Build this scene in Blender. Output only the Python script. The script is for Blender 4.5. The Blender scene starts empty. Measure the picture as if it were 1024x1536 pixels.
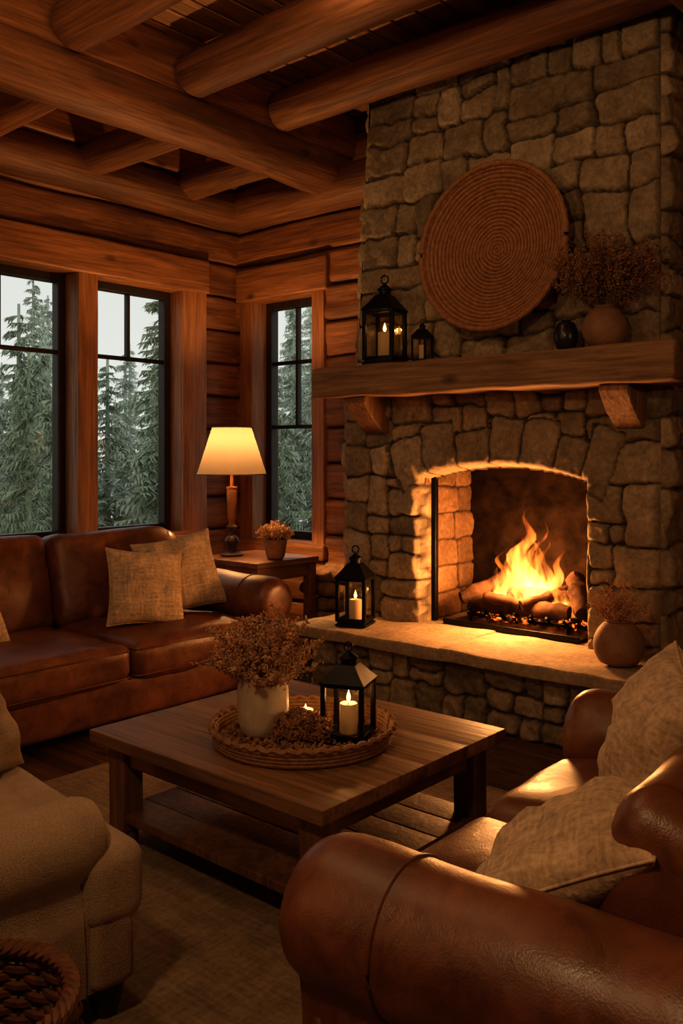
import bpy, math, random
import numpy as np
from mathutils import Vector, Matrix, noise, Euler
random.seed(7)
sc = bpy.context.scene
R = math.radians

# ------------------------------------------------------------------ materials
def newmat(name):
    m = bpy.data.materials.new(name); m.use_nodes = True
    nt = m.node_tree; nt.nodes.clear()
    out = nt.nodes.new('ShaderNodeOutputMaterial'); b = nt.nodes.new('ShaderNodeBsdfPrincipled')
    nt.links.new(b.outputs[0], out.inputs[0]); return m, nt, b, out
def nd(nt, t, **kw):
    n = nt.nodes.new(t)
    for k, v in kw.items():
        if k in n.inputs: 
            if hasattr(v, 'is_output') : nt.links.new(v, n.inputs[k])
            else: n.inputs[k].default_value = v
        else: setattr(n, k, v)
    return n
def ramp(nt, fac, stops):
    r = nt.nodes.new('ShaderNodeValToRGB'); el = r.color_ramp.elements
    while len(el) < len(stops): el.new(.5)
    for e, (p, c) in zip(el, stops):
        e.position = p; e.color = (c[0], c[1], c[2], 1) if hasattr(c, '__len__') else (c, c, c, 1)
    nt.links.new(fac, r.inputs[0]); return r.outputs[0]
def mathn(nt, op, a, b=0.0, clamp=False):
    n = nt.nodes.new('ShaderNodeMath'); n.operation = op; n.use_clamp = clamp
    for i, v in enumerate((a, b)):
        if hasattr(v, 'is_output'): nt.links.new(v, n.inputs[i])
        else: n.inputs[i].default_value = v
    return n.outputs[0]
def mul(nt, a, b, bt='MULTIPLY', fac=1.0):
    n = nt.nodes.new('ShaderNodeMixRGB'); n.blend_type = bt
    for i, v in zip((0, 1, 2), (fac, a, b)):
        if hasattr(v, 'is_output'): nt.links.new(v, n.inputs[i])
        else: n.inputs[i].default_value = (v if i == 0 else (v[0], v[1], v[2], 1))
    return n.outputs[0]
def tintval(nt, amt):
    a = nt.nodes.new('ShaderNodeAttribute'); a.attribute_name = 'tint'
    return a.outputs['Fac'], mathn(nt, 'ADD', mathn(nt, 'MULTIPLY', a.outputs['Fac'], amt), 1 - amt * .5)
def coords(nt, scale, offs=None):
    tc = nt.nodes.new('ShaderNodeTexCoord'); v = tc.outputs['Object']
    if offs is not None:
        a = nt.nodes.new('ShaderNodeVectorMath'); a.operation = 'ADD'
        nt.links.new(v, a.inputs[0]); nt.links.new(mathn(nt, 'MULTIPLY', offs, 37.0), a.inputs[1]); v = a.outputs[0]
    m = nt.nodes.new('ShaderNodeMapping'); m.inputs['Scale'].default_value = scale
    nt.links.new(v, m.inputs['Vector']); return m.outputs[0]
def bumpit(nt, b, h, strength, dist=.01):
    n = nt.nodes.new('ShaderNodeBump'); n.inputs['Strength'].default_value = strength; n.inputs['Distance'].default_value = dist
    nt.links.new(h, n.inputs['Height']); nt.links.new(n.outputs[0], b.inputs['Normal'])

def wood(name, c1, c2, axis=0, s=1.0, rough=.6, bump=.5, tint=.5, knots=True):
    m, nt, b, out = newmat(name)
    tf, tv = tintval(nt, tint)
    s1 = [7 * s] * 3; s1[axis] = .7 * s
    s2 = [55 * s] * 3; s2[axis] = 2.2 * s
    n1 = nd(nt, 'ShaderNodeTexNoise', Vector=coords(nt, s1, tf), Scale=1.0, Detail=6.0, Roughness=.62, Distortion=1.2)
    n2 = nd(nt, 'ShaderNodeTexNoise', Vector=coords(nt, s2, tf), Scale=1.0, Detail=4.0, Roughness=.6, Distortion=.3)
    col = ramp(nt, n1.outputs['Fac'], [(.28, c1), (.72, c2)])
    g = ramp(nt, n2.outputs['Fac'], [(.3, .5), (.65, 1.15)])
    col = mul(nt, col, g)
    if knots:
        s3 = [3.2 * s] * 3; s3[axis] = 1.5 * s
        v = nd(nt, 'ShaderNodeTexVoronoi', Vector=coords(nt, s3, tf), Scale=1.0)
        k = ramp(nt, v.outputs['Distance'], [(.03, .25), (.12, 1.0)])
        col = mul(nt, col, k)
    hs = nd(nt, 'ShaderNodeHueSaturation', Color=col, Value=tv)
    nt.links.new(hs.outputs[0], b.inputs['Base Color'])
    b.inputs['Roughness'].default_value = rough
    h = mathn(nt, 'ADD', n1.outputs['Fac'], mathn(nt, 'MULTIPLY', n2.outputs['Fac'], .6))
    bumpit(nt, b, h, bump, .008)
    return m
def stone(name, ca, cb, mortar, bump=.8, ta=.6):
    m, nt, b, out = newmat(name)
    tf, tv = tintval(nt, ta)
    n1 = nd(nt, 'ShaderNodeTexNoise', Vector=coords(nt, (4, 4, 4), tf), Scale=1.0, Detail=8.0, Roughness=.65)
    n2 = nd(nt, 'ShaderNodeTexNoise', Vector=coords(nt, (38, 38, 38), tf), Scale=1.0, Detail=6.0, Roughness=.7)
    col = ramp(nt, n1.outputs['Fac'], [(.3, ca), (.7, cb)])
    col = mul(nt, col, ramp(nt, n2.outputs['Fac'], [(.3, .6), (.7, 1.25)]))
    hs = nd(nt, 'ShaderNodeHueSaturation', Color=col, Value=tv)
    at = nt.nodes.new('ShaderNodeAttribute'); at.attribute_name = 'mort'
    col = mul(nt, hs.outputs[0], mortar, 'MIX', at.outputs['Fac'])
    nt.links.new(col, b.inputs['Base Color']); b.inputs['Roughness'].default_value = .88; b.inputs['Specular IOR Level'].default_value = .3
    bumpit(nt, b, mathn(nt, 'ADD', n1.outputs['Fac'], mathn(nt, 'MULTIPLY', n2.outputs['Fac'], .5)), bump, .012)
    return m
def leather(name, c1, c2):
    m, nt, b, out = newmat(name)
    n1 = nd(nt, 'ShaderNodeTexNoise', Vector=coords(nt, (3, 3, 3)), Scale=1.0, Detail=5.0, Roughness=.6)
    v = nd(nt, 'ShaderNodeTexVoronoi', Vector=coords(nt, (220, 220, 220)), Scale=1.0)
    n3 = nd(nt, 'ShaderNodeTexNoise', Vector=coords(nt, (11, 11, 11)), Scale=1.0, Detail=6.0, Roughness=.6, Distortion=1.0)
    col = ramp(nt, n1.outputs['Fac'], [(.3, c1), (.7, c2)])
    col = mul(nt, col, ramp(nt, n3.outputs['Fac'], [(.3, .62), (.65, 1.2)]))
    nt.links.new(col, b.inputs['Base Color'])
    r = ramp(nt, n3.outputs['Fac'], [(.3, .33), (.7, .50)]); nt.links.new(r, b.inputs['Roughness'])
    b.inputs['Specular IOR Level'].default_value = .6
    h = mathn(nt, 'ADD', mathn(nt, 'MULTIPLY', v.outputs['Distance'], .14), n3.outputs['Fac'])
    bumpit(nt, b, h, .32, .007)
    return m
def fabric(name, c1, c2, ws=140, bump=.6, line=True, rough=.95, dist=.004):
    m, nt, b, out = newmat(name)
    n1 = nd(nt, 'ShaderNodeTexNoise', Vector=coords(nt, (7, 7, 7)), Scale=1.0, Detail=6.0, Roughness=.7)
    n2 = nd(nt, 'ShaderNodeTexNoise', Vector=coords(nt, (ws, ws, ws)), Scale=1.0, Detail=3.0)
    col = ramp(nt, n1.outputs['Fac'], [(.3, c1), (.7, c2)])
    if line:
        a = nd(nt, 'ShaderNodeTexNoise', Vector=coords(nt, (ws * 1.2, ws * .12, ws * .5)), Scale=1.0, Detail=2.0)
        c = nd(nt, 'ShaderNodeTexNoise', Vector=coords(nt, (ws * .12, ws * 1.2, ws * .5)), Scale=1.0, Detail=2.0)
        h = mathn(nt, 'MULTIPLY', mathn(nt, 'ADD', mathn(nt, 'ADD', a.outputs['Fac'], c.outputs['Fac']), n2.outputs['Fac']), .333)
    else: h = n2.outputs['Fac']
    col = mul(nt, col, ramp(nt, h, [(.36, .60 if line else .8), (.62, 1.18 if line else 1.08)]))
    nt.links.new(col, b.inputs['Base Color']); b.inputs['Roughness'].default_value = rough
    b.inputs['Sheen Weight'].default_value = .1; b.inputs['Specular IOR Level'].default_value = .2
    bumpit(nt, b, h, bump, dist)
    return m
def plain(name, c, rough=.5, metal=0, var=.3, ns=12, bump=.15, c2=None, tint=0, spec=.5):
    m, nt, b, out = newmat(name)
    n1 = nd(nt, 'ShaderNodeTexNoise', Vector=coords(nt, (ns,) * 3), Scale=1.0, Detail=6.0, Roughness=.65)
    c2 = c2 or [min(1, x * (1 + var)) for x in c]; c1 = [x * (1 - var) for x in c]
    col = ramp(nt, n1.outputs['Fac'], [(.3, c1), (.7, c2)])
    if tint:
        hs = nd(nt, 'ShaderNodeHueSaturation', Color=col, Value=tintval(nt, tint)[1]); col = hs.outputs[0]
    nt.links.new(col, b.inputs['Base Color'])
    b.inputs['Roughness'].default_value = rough; b.inputs['Metallic'].default_value = metal; b.inputs['Specular IOR Level'].default_value = spec
    bumpit(nt, b, n1.outputs['Fac'], bump, .006)
    return m
def glassmat(name, gl=.06, tintc=(1, 1, 1)):
    m, nt, b, out = newmat(name); nt.nodes.remove(b)
    t = nd(nt, 'ShaderNodeBsdfTransparent', Color=(*tintc, 1)); g = nd(nt, 'ShaderNodeBsdfGlossy', Roughness=.03)
    mx = nt.nodes.new('ShaderNodeMixShader'); mx.inputs[0].default_value = gl
    nt.links.new(t.outputs[0], mx.inputs[1]); nt.links.new(g.outputs[0], mx.inputs[2]); nt.links.new(mx.outputs[0], out.inputs[0])
    return m
def emit(name, c, s):
    m, nt, b, out = newmat(name); nt.nodes.remove(b)
    e = nd(nt, 'ShaderNodeEmission', Color=(*c, 1), Strength=s); nt.links.new(e.outputs[0], out.inputs[0]); return m

WD, WL = (.12, .043, .0145), (.35, .138, .046)
M_logx = wood('log_wood_x', WD, WL, 0, bump=.8); M_logy = wood('log_wood_y', WD, WL, 1, bump=.8)
M_beam = wood('beam_wood', (.11, .042, .015), (.33, .136, .049), 0, 1.0, .6, .9)
M_trimz = wood('trim_wood_z', (.20, .078, .027), (.43, .185, .066), 2, 1.2, .5, .3, knots=False)
M_trimy = wood('trim_wood_y', (.17, .065, .023), (.38, .155, .054), 1, 1.2, .5, .3)
M_trimx = wood('trim_wood_x', (.17, .065, .023), (.38, .155, .054), 0, 1.2, .5, .3)
M_plank = wood('ceiling_plank_wood', (.30, .14, .055), (.60, .32, .14), 1, 1.0, .6, .4)
M_floor = wood('floor_wood', (.06, .028, .012), (.16, .075, .03), 0, 1.0, .45, .3)
M_mantel = wood('mantel_wood', (.15, .080, .038), (.36, .21, .11), 0, 1.0, .75, .9)
M_mantelz = wood('corbel_wood', (.15, .075, .034), (.34, .185, .088), 2, 1.0, .75, .8)
M_table = wood('table_wood', (.14, .070, .032), (.33, .18, .088), 0, .9, .5, .35, tint=.25)
M_tablez = wood('table_leg_wood', (.10, .048, .022), (.23, .115, .052), 2, .9, .5, .35)
M_side = wood('side_table_wood', (.10, .042, .018), (.24, .105, .042), 1, 1.2, .45, .3)
M_dark = plain('dark_turned_wood', (.035, .016, .009), .4)
M_stone = stone('field_stone', (.19, .143, .09), (.42, .33, .222), (.095, .070, .044))
M_brick = stone('firebrick', (.11, .06, .03), (.21, .12, .06), (.04, .022, .013))
M_soot = plain('sooty_brick', (.014, .008, .005), .95, 0, .7, 9, .9, spec=.03)
M_slab = stone('hearth_slab', (.25, .18, .11), (.44, .325, .21), (.1, .08, .05), .35, .3)
M_leath = leather('brown_leather', (.095, .031, .012), (.215, .076, .028))
M_pipe = plain('leather_piping', (.13, .048, .02), .4)
M_cream = fabric('cream_upholstery', (.32, .235, .155), (.42, .315, .215), 260, .7, False)
M_pil = fabric('linen_pillow', (.42, .305, .195), (.60, .45, .305), 75, .9, dist=.009)
M_rug = fabric('wool_rug', (.18, .125, .075), (.28, .20, .125), 60, 1.0, True, dist=.012)
M_iron = plain('black_iron', (.014, .013, .013), .45, .8, .3, 20, .2)
M_bronze = plain('dark_bronze_sash', (.03, .02, .015), .5, .3)
M_glass = glassmat('window_glass', .04)
M_lglass = glassmat('lantern_glass', .07, (.97, .95, .90))
M_cer = plain('cream_ceramic', (.50, .42, .33), .55, 0, .25, 9, .2)
M_terra = plain('clay_pot', (.25, .135, .075), .75, 0, .35, 10, .3)
M_blkvase = plain('black_ceramic', (.02, .016, .014), .3)
M_dry = plain('dried_flower', (.50, .30, .17), .95, 0, .4, 25, .1, tint=.6)
M_drydk = plain('dried_flower_dark', (.27, .14, .07), .95, 0, .4, 25, .1, tint=.6)
M_stem = plain('dried_stem', (.19, .11, .055), .9)
M_rattan = plain('rattan', (.25, .115, .047), .65, 0, .35, 40, .5, tint=1.5)
M_wick = plain('wicker', (.12, .044, .017), .6, 0, .5, 30, .4)
M_tray = plain('woven_tray', (.24, .125, .055), .75, 0, .4, 50, .5)
M_wax = plain('candle_wax', (.75, .62, .42), .5, 0, .08)
M_flame = emit('candle_flame', (1, .50, .13), 9)
M_char = plain('charred_log', (.035, .018, .011), .9, 0, .8, 9, .9, c2=(.10, .05, .028), spec=.1)
M_barkf = plain('firewood_bark', (.24, .125, .06), .9, 0, .5, 14, .9)

# ------------------------------------------------------------------ mesh builder
class MB:
    def __init__(s): s.v = []; s.f = []; s.m = []; s.t = []
    def add(s, vf, mi=0, tint=.5, M=None):
        v, f = vf; o = len(s.v)
        if M is not None: v = [M @ Vector(p) for p in v]
        s.v.extend([tuple(p) for p in v]); s.f.extend([tuple(i + o for i in q) for q in f])
        s.m.extend([mi] * len(f)); s.t.extend(tint if hasattr(tint, '__len__') else [tint] * len(v)); return s
    def build(s, name, mats, parent=None, smooth=True, loc=None, M=None, angle=40):
        me = bpy.data.meshes.new(name); me.from_pydata(s.v, [], s.f)
        for m in (mats if isinstance(mats, (list, tuple)) else [mats]): me.materials.append(m)
        me.polygons.foreach_set('material_index', s.m)
        a = me.attributes.new('tint', 'FLOAT', 'POINT'); a.data.foreach_set('value', s.t)
        if smooth:
            me.polygons.foreach_set('use_smooth', [True] * len(s.f))
            try: me.set_sharp_from_angle(angle=R(angle))
            except Exception: pass
        me.update()
        ob = bpy.data.objects.new(name, me); sc.collection.objects.link(ob)
        if parent: ob.parent = parent
        if loc is not None: ob.location = loc
        if M is not None: ob.matrix_local = M
        return ob
def E(name, loc=(0, 0, 0), rz=0, scale=1):
    e = bpy.data.objects.new(name, None); e.empty_display_size = .1
    e.location = loc; e.rotation_euler = (0, 0, R(rz)); e.scale = (scale,) * 3; sc.collection.objects.link(e); return e
def TR(loc=(0, 0, 0), rot=(0, 0, 0)):
    return Matrix.Translation(loc) @ Euler([R(a) for a in rot]).to_matrix().to_4x4()

def rbox(sx, sy, sz, r=.01, k=(1, 1, 1), crown=0, nz=0, ns=6, seed=0, crowny=0):
    H = (sx / 2, sy / 2, sz / 2); rr = [min(r, h * .98) for h in H]
    def ax(h, q, k):
        e = [-h, -h + q * .3, -h + q * .65, -h + q]
        inner = [(-h + q) + (2 * (h - q)) * i / k for i in range(1, k)]
        return e + inner + [-x for x in e[::-1]]
    A = [ax(H[i], rr[i], k[i]) for i in range(3)]; n = [len(a) for a in A]
    idx = {}; V = []; F = []
    def g(i, j, l):
        key = (i, j, l)
        if key in idx: return idx[key]
        P = (A[0][i], A[1][j], A[2][l]); q = []; d = []
        for a in range(3):
            c = max(-H[a] + rr[a], min(H[a] - rr[a], P[a])); q.append(c); d.append((P[a] - c) / rr[a])
        L = math.sqrt(sum(x * x for x in d)) or 1
        p = [q[a] + d[a] / L * rr[a] for a in range(3)]
        if crown: p[2] += (p[2] / H[2]) * crown * (1 - min(1, abs(p[0] / H[0])) ** 2.5) * (1 - min(1, abs(p[1] / H[1])) ** 2.5)
        if crowny: p[1] += (p[1] / H[1]) * crowny * (1 - min(1, abs(p[0] / H[0])) ** 2.5) * (1 - min(1, abs(p[2] / H[2])) ** 2)
        if nz:
            w = noise.noise_vector(Vector(p) * ns + Vector((seed * 7.3, seed * 3.1, seed))) * nz
            p = [p[a] + w[a] for a in range(3)]
        idx[key] = len(V); V.append(tuple(p)); return idx[key]
    for l, fl in ((0, 1), (n[2] - 1, 0)):
        for i in range(n[0] - 1):
            for j in range(n[1] - 1):
                q = [g(i, j, l), g(i + 1, j, l), g(i + 1, j + 1, l), g(i, j + 1, l)]; F.append(q[::-1] if fl else q)
    for j, fl in ((0, 0), (n[1] - 1, 1)):
        for i in range(n[0] - 1):
            for l in range(n[2] - 1):
                q = [g(i, j, l), g(i + 1, j, l), g(i + 1, j, l + 1), g(i, j, l + 1)]; F.append(q[::-1] if fl else q)
    for i, fl in ((0, 1), (n[0] - 1, 0)):
        for j in range(n[1] - 1):
            for l in range(n[2] - 1):
                q = [g(i, j, l), g(i, j + 1, l), g(i, j + 1, l + 1), g(i, j, l + 1)]; F.append(q[::-1] if fl else q)
    return V, F
def bx(x0, x1, y0, y1, z0, z1, r=.008, **kw):
    v, f = rbox(x1 - x0, y1 - y0, z1 - z0, r, **kw); c = ((x0 + x1) / 2, (y0 + y1) / 2, (z0 + z1) / 2)
    return [(p[0] + c[0], p[1] + c[1], p[2] + c[2]) for p in v], f
def loft(rings, cap=True, closed=True, loop=False):
    n = len(rings[0]); V = [p for r in rings for p in r]; F = []
    m = len(rings)
    for i in range(m if loop else m - 1):
        a, b = i * n, ((i + 1) % m) * n
        for j in range(n if closed else n - 1):
            F.append((a + j, a + (j + 1) % n, b + (j + 1) % n, b + j))
    if cap and not loop:
        F.append(tuple(range(n))[::-1]); F.append(tuple(range((m - 1) * n, m * n)))
    return V, F
def lathe(prof, n=32, cap=True):
    return loft([[(r * math.cos(2 * math.pi * j / n), r * math.sin(2 * math.pi * j / n), z) for j in range(n)] for r, z in prof], cap)
def tube(path, r, n=6, closed=False):
    P = [Vector(p) for p in path]; rings = []; m = len(P); up = Vector((0, 0, 1))
    for i in range(m):
        t = (P[(i + 1) % m] - P[i - 1]) if closed else (P[min(i + 1, m - 1)] - P[max(i - 1, 0)])
        t = t.normalized() if t.length > 1e-9 else Vector((0, 0, 1))
        a = t.cross(up)
        if a.length < .05: a = t.cross(Vector((1, 0, 0)))
        a.normalize(); b = a.cross(t); rr = r[i] if hasattr(r, '__len__') else r
        rings.append([tuple(P[i] + a * (rr * math.cos(2 * math.pi * j / n)) + b * (rr * math.sin(2 * math.pi * j / n))) for j in range(n)])
    return loft(rings, cap=not closed, loop=closed)
def ring(r, z, tr, n=48, m=6, cx=0, cy=0):
    return tube([(cx + r * math.cos(2 * math.pi * i / n), cy + r * math.sin(2 * math.pi * i / n), z) for i in range(n)], tr, m, True)

# ------------------------------------------------------------------ camera
cam = bpy.data.cameras.new('camera'); co = bpy.data.objects.new('camera', cam); sc.collection.objects.link(co)
co.location = (0, 0, 1.4); co.rotation_euler = (R(90), 0, R(40.9))
cam.sensor_fit = 'VERTICAL'; cam.sensor_height = 36; cam.sensor_width = 24; cam.lens = 1339 / 1536 * 36; cam.shift_y = -88 / 1536
sc.camera = co

# ------------------------------------------------------------------ room shell
XL, YB, XR, YF, ZC = -5.46, 5.0, 2.2, -2.2, 3.82
def intervals(a0, a1, z0, z1, ops):
    seg = [(a0, a1)]
    for (b0, b1, c0, c1) in ops:
        if z1 > c0 + .02 and z0 < c1 - .02:
            new = []
            for s0, s1 in seg:
                if b1 <= s0 or b0 >= s1: new.append((s0, s1)); continue
                if b0 > s0: new.append((s0, b0))
                if b1 < s1: new.append((b1, s1))
            seg = new
    return seg
def logwall(name, axis, fixed, inw, a0, a1, ops, mat):
    mb = MB(); hg = .265; nrow = 15; rnd = random.Random(len(name) + int(abs(fixed) * 10))
    for k in range(nrow):
        z0 = k * hg; z1 = min(z0 + hg, ZC + .02)
        if z1 - z0 < .05: continue
        for s0, s1 in intervals(a0, a1, z0, z1, ops):
            nseg = max(2, int((s1 - s0) / .08)); tint = rnd.random(); dep = .064 + rnd.random() * .020; sd = rnd.random() * 50
            rings = []
            for i in range(nseg + 1):
                a = s0 + (s1 - s0) * i / nseg; pr = []
                for j in range(15):
                    t = .5 - .5 * math.cos(math.pi * j / 14); bul = dep * (max(0, 1 - abs(2 * t - 1) ** 16)) ** .5
                    bul += (.015 * noise.noise(Vector((a * 2.2, t * 2.5 + sd, k))) + .012 * noise.noise(Vector((a * 6, t * 5 + sd, k)))) * (1 if 0 < j < 14 else 0)
                    zz = z0 + .003 + (z1 - z0 - .006) * t + .016 * noise.noise(Vector((a * 1.4, k * .0, 3 + (k if t < .5 else k + 1) * 5.5)))
                    pr.append((bul, zz))
                pr = [(-.02, z0)] + pr + [(-.02, z1)]
                rings.append([((fixed + inw * p, a, z) if axis == 1 else (a, fixed + inw * p, z)) for p, z in pr])
            mb.add(loft(rings), 0, tint)
    zs = sorted({0.0, ZC} | {o[2] for o in ops} | {o[3] for o in ops})
    for z0, z1 in zip(zs[:-1], zs[1:]):
        for s0, s1 in intervals(a0, a1, z0, z1, ops):
            f0, f1 = sorted((fixed, fixed - inw * .16))
            mb.add(bx(f0, f1, s0, s1, z0, z1, .002) if axis == 1 else bx(s0, s1, f0, f1, z0, z1, .002), 0, .3)
    return mb.build(name, mat, angle=60)
W1 = (2.46, 3.44, .795, 2.65); W2 = (3.58, 4.35, .795, 2.65); W3 = (-5.2, -4.53, .72, 2.62)
logwall('wall_left', 1, XL, 1, YF, YB, [W1, W2], M_logy)
logwall('wall_back', 0, YB, -1, XL, XR, [W3, (-3.2, -1.95, .3, 1.6)], M_logx)
logwall('wall_right', 1, XR, -1, YF, YB, [], M_logy)
logwall('wall_front', 0, YF, 1, XL, XR, [], M_logx)
# floor + ceiling planks
mb = MB(); rnd = random.Random(4); y = YF - .1
mb.add(bx(XL - .2, XR + .2, YF - .2, YB + .2, -.16, -.03, .005), 0, .2)
while y < YB + .1:
    x = XL - .1 - rnd.random()
    while x < XR + .1:
        L = 1.6 + rnd.random() * 1.2
        if x + L > XL: mb.add(bx(max(x, XL - .1), min(x + L - .003, XR + .1), y, y + .137, -.03, 0, .003), 0, rnd.random())
        x += L
    y += .14
mb.build('floor', M_floor)
mb = MB(); x = XL - .1
mb.add(bx(XL - .2, XR + .2, YF - .2, YB + .2, ZC + .03, ZC + .16, .005), 0, .2)
while x < XR + .1:
    y = YF - rnd.random() * 1.5
    while y < YB + .1:
        L = 1.3 + rnd.random() * 1.5; mb.add(bx(x, x + .154, max(y, YF - .1), min(y + L - .008, YB + .1), ZC, ZC + .03, .009), 0, rnd.random()); y += L
    x += .167
mb.build('ceiling', M_plank)

# beams
def beam(p0, p1, r, name='ceiling_beam', seed=0, mat=M_beam):
    p0, p1 = Vector(p0), Vector(p1); L = (p1 - p0).length; n = 28; rings = []; ns = max(10, int(L / .1))
    xs = [0, .012, .035] + [.035 + (L - .07) * i / ns for i in range(1, ns)] + [L - .035, L - .012, L]
    for x in xs:
        e = min(x, L - x); s = .80 if e < .001 else (.93 if e < .02 else 1.0); rg = []
        cy = .020 * noise.noise(Vector((x * .6, seed, 1))); cz = .020 * noise.noise(Vector((x * .6, seed, 9)))
        for j in range(n):
            a = 2 * math.pi * j / n; c, sn = math.cos(a), math.sin(a)
            rr = r * s * (1 + .09 * noise.noise(Vector((x * 1.3, c * 1.2 + seed * 5, sn * 1.2))) + .04 * noise.noise(Vector((x * 3, c * 4 + seed, sn * 4))))
            rg.append((x, cy + rr * c, cz + rr * sn))
        rings.append(rg)
    q = (p1 - p0).to_track_quat('X', 'Z').to_matrix().to_4x4()
    return MB().add(loft(rings), 0, random.random()).build(name, mat, M=Matrix.Translation(p0) @ q)
beam((-4.30, YF, 3.44), (-4.30, YB - .02, 3.44), .175, seed=1)
beam((-1.30, YF, 3.46), (-1.30, YB - .02, 3.46), .18, seed=2)
for i, yy in enumerate((-1.4, -.6, .2, 1.0, 1.8, 2.58, 3.38, 4.12)):
    beam((-4.10, yy, 3.61), (-1.2, yy, 3.61), .125, seed=10 + i)
    beam((-1.2, yy, 3.61), (2.15, yy, 3.61), .125, seed=40 + i)
for i, yy in enumerate((-.75, .1, .95, 1.8, 2.62, 3.44, 4.26)):
    beam((-5.34, yy + .03, 3.40), (-4.25, yy + .03, 3.40), .115, seed=20 + i)
beam((-5.33, YF, 3.33), (-5.33, YB - .05, 3.33), .15, seed=31)
beam((-5.4, 4.87, 3.33), (-3.5, 4.87, 3.33), .15, seed=32)
MB().add(bx(-4.42, -4.12, YF, YB, 3.52, 3.82, .03, k=(1, 20, 1), nz=.01)).build('ceiling_beam', M_trimy)
MB().add(bx(-5.46, -5.2, YF, YB, 3.47, 3.82, .03, k=(1, 20, 1), nz=.01)).build('ceiling_beam', M_trimy)

# ------------------------------------------------------------------ windows
def window(name, axis, gp, inw, a0, a1, z0, z1, hz, vert_z0):
    e = E(name)
    def B(mb, b0, b1, c0, c1, d0, d1, mi=0, r=.006):
        d0, d1 = sorted((gp + inw * d0, gp + inw * d1))
        mb.add(bx(d0, d1, b0, b1, c0, c1, r) if axis == 1 else bx(b0, b1, d0, d1, c0, c1, r), mi, random.random())
    mb = MB(); fw = .07
    B(mb, a0, a0 + fw, z0, z1, -.04, .04); B(mb, a1 - fw, a1, z0, z1, -.04, .04)
    B(mb, a0 + fw, a1 - fw, z0, z0 + fw, -.04, .04); B(mb, a0 + fw, a1 - fw, z1 - fw, z1, -.04, .04)
    for h in hz: B(mb, a0 + fw, a1 - fw, h - .014, h + .014, -.022, .025)
    c = (a0 + a1) / 2; B(mb, c - .012, c + .012, vert_z0, z1 - fw, -.022, .025)
    mb.build('sash', M_bronze, e)
    mb = MB(); B(mb, a0 + fw - .01, a1 - fw + .01, z0 + fw - .01, z1 - fw + .01, -.003, .003, r=.001)
    mb.build('glass_pane', M_glass, e)
    mb = MB()
    B(mb, a0 - .03, a0 + .012, z0, z1, -.10, .17, 0); B(mb, a1 - .012, a1 + .03, z0, z1, -.10, .17, 0)
    B(mb, a0, a1, z1 - .012, z1 + .03, -.10, .17, 1); B(mb, a0 - .03, a1 + .03, z0 - .04, z0 + .012, -.10, .20, 1)
    mb.build('jamb', [M_trimz, M_trimy if axis == 1 else M_trimx], e)
window('window_1', 1, -5.54, 1, 2.46, 3.44, .795, 2.65, [2.10], 2.10)
window('window_2', 1, -5.54, 1, 3.58, 4.35, .795, 2.65, [2.10], 2.10)
window('window_3', 0, 5.10, -1, -5.2, -4.53, .72, 2.62, [2.12, 1.61], 1.61)
MB().add(bx(-5.46, -5.345, 3.43, 3.59, .6, 2.66, .012, k=(1, 1, 8), nz=.004), 0, .6).build('trim_1', M_trimz)
MB().add(bx(-5.46, -5.345, 4.34, 4.575, .0, 2.66, .012, k=(1, 1, 8), nz=.004), 0, .7).build('trim_2', M_trimz)
MB().add(bx(-5.46, -5.335, 1.9, 4.60, 2.64, 2.90, .02, k=(1, 16, 1), nz=.008), 0, .7).build('trim_3', M_trimy)
MB().add(bx(-5.46, -5.345, 2.30, 2.47, .0, 2.66, .012, k=(1, 1, 8), nz=.004), 0, .5).build('trim_4', M_trimz)
MB().add(bx(-5.46, -5.335, 2.25, 4.60, .68, .79, .02, k=(1, 16, 1), nz=.004), 0, .5).build('trim_5', M_trimy)
MB().add(bx(-5.33, -5.19, 4.90, 5.0, .0, 2.63, .012, k=(1, 1, 8), nz=.004), 0, .5).build('trim_6', M_trimz)
MB().add(bx(-4.545, -4.42, 4.90, 5.0, .0, 2.63, .012, k=(1, 1, 8), nz=.004), 0, .7).build('trim_7', M_trimz)
MB().add(bx(-5.37, -4.39, 4.885, 5.0, 2.61, 2.87, .02, k=(8, 1, 1), nz=.006), 0, .6).build('trim_8', M_trimx)
MB().add(bx(-5.34, -4.40, 4.87, 5.0, .60, .72, .02, k=(8, 1, 1), nz=.004), 0, .6).build('trim_9', M_trimx)

# ------------------------------------------------------------------ stone heightfields
_T = np.random.RandomState(3).rand(256, 256)
def vn(x, y, s=0):
    xi = np.floor(x).astype(int); yi = np.floor(y).astype(int); fx = x - xi; fy = y - yi
    fx = fx * fx * (3 - 2 * fx); fy = fy * fy * (3 - 2 * fy)
    g = lambda a, b: _T[(a + s * 17) & 255, (b + s * 31) & 255]
    return ((g(xi, yi) * (1 - fx) + g(xi + 1, yi) * fx) * (1 - fy) + (g(xi, yi + 1) * (1 - fx) + g(xi + 1, yi + 1) * fx) * fy) * 2 - 1
def split(x0, y0, x1, y1, rn, mw, mh, out):
    w, h = x1 - x0, y1 - y0
    if w <= mw * rn.uniform(.62, 1.15) and h <= mh * rn.uniform(.62, 1.15) or (w < .17 and h < .16): out.append((x0, y0, x1, y1)); return
    f = rn.uniform(.33, .67)
    if w / mw > h / mh: split(x0, y0, x0 + w * f, y1, rn, mw, mh, out); split(x0 + w * f, y0, x1, y1, rn, mw, mh, out)
    else: split(x0, y0, x1, y0 + h * f, rn, mw, mh, out); split(x0, y0 + h * f, x1, y1, rn, mw, mh, out)
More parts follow.
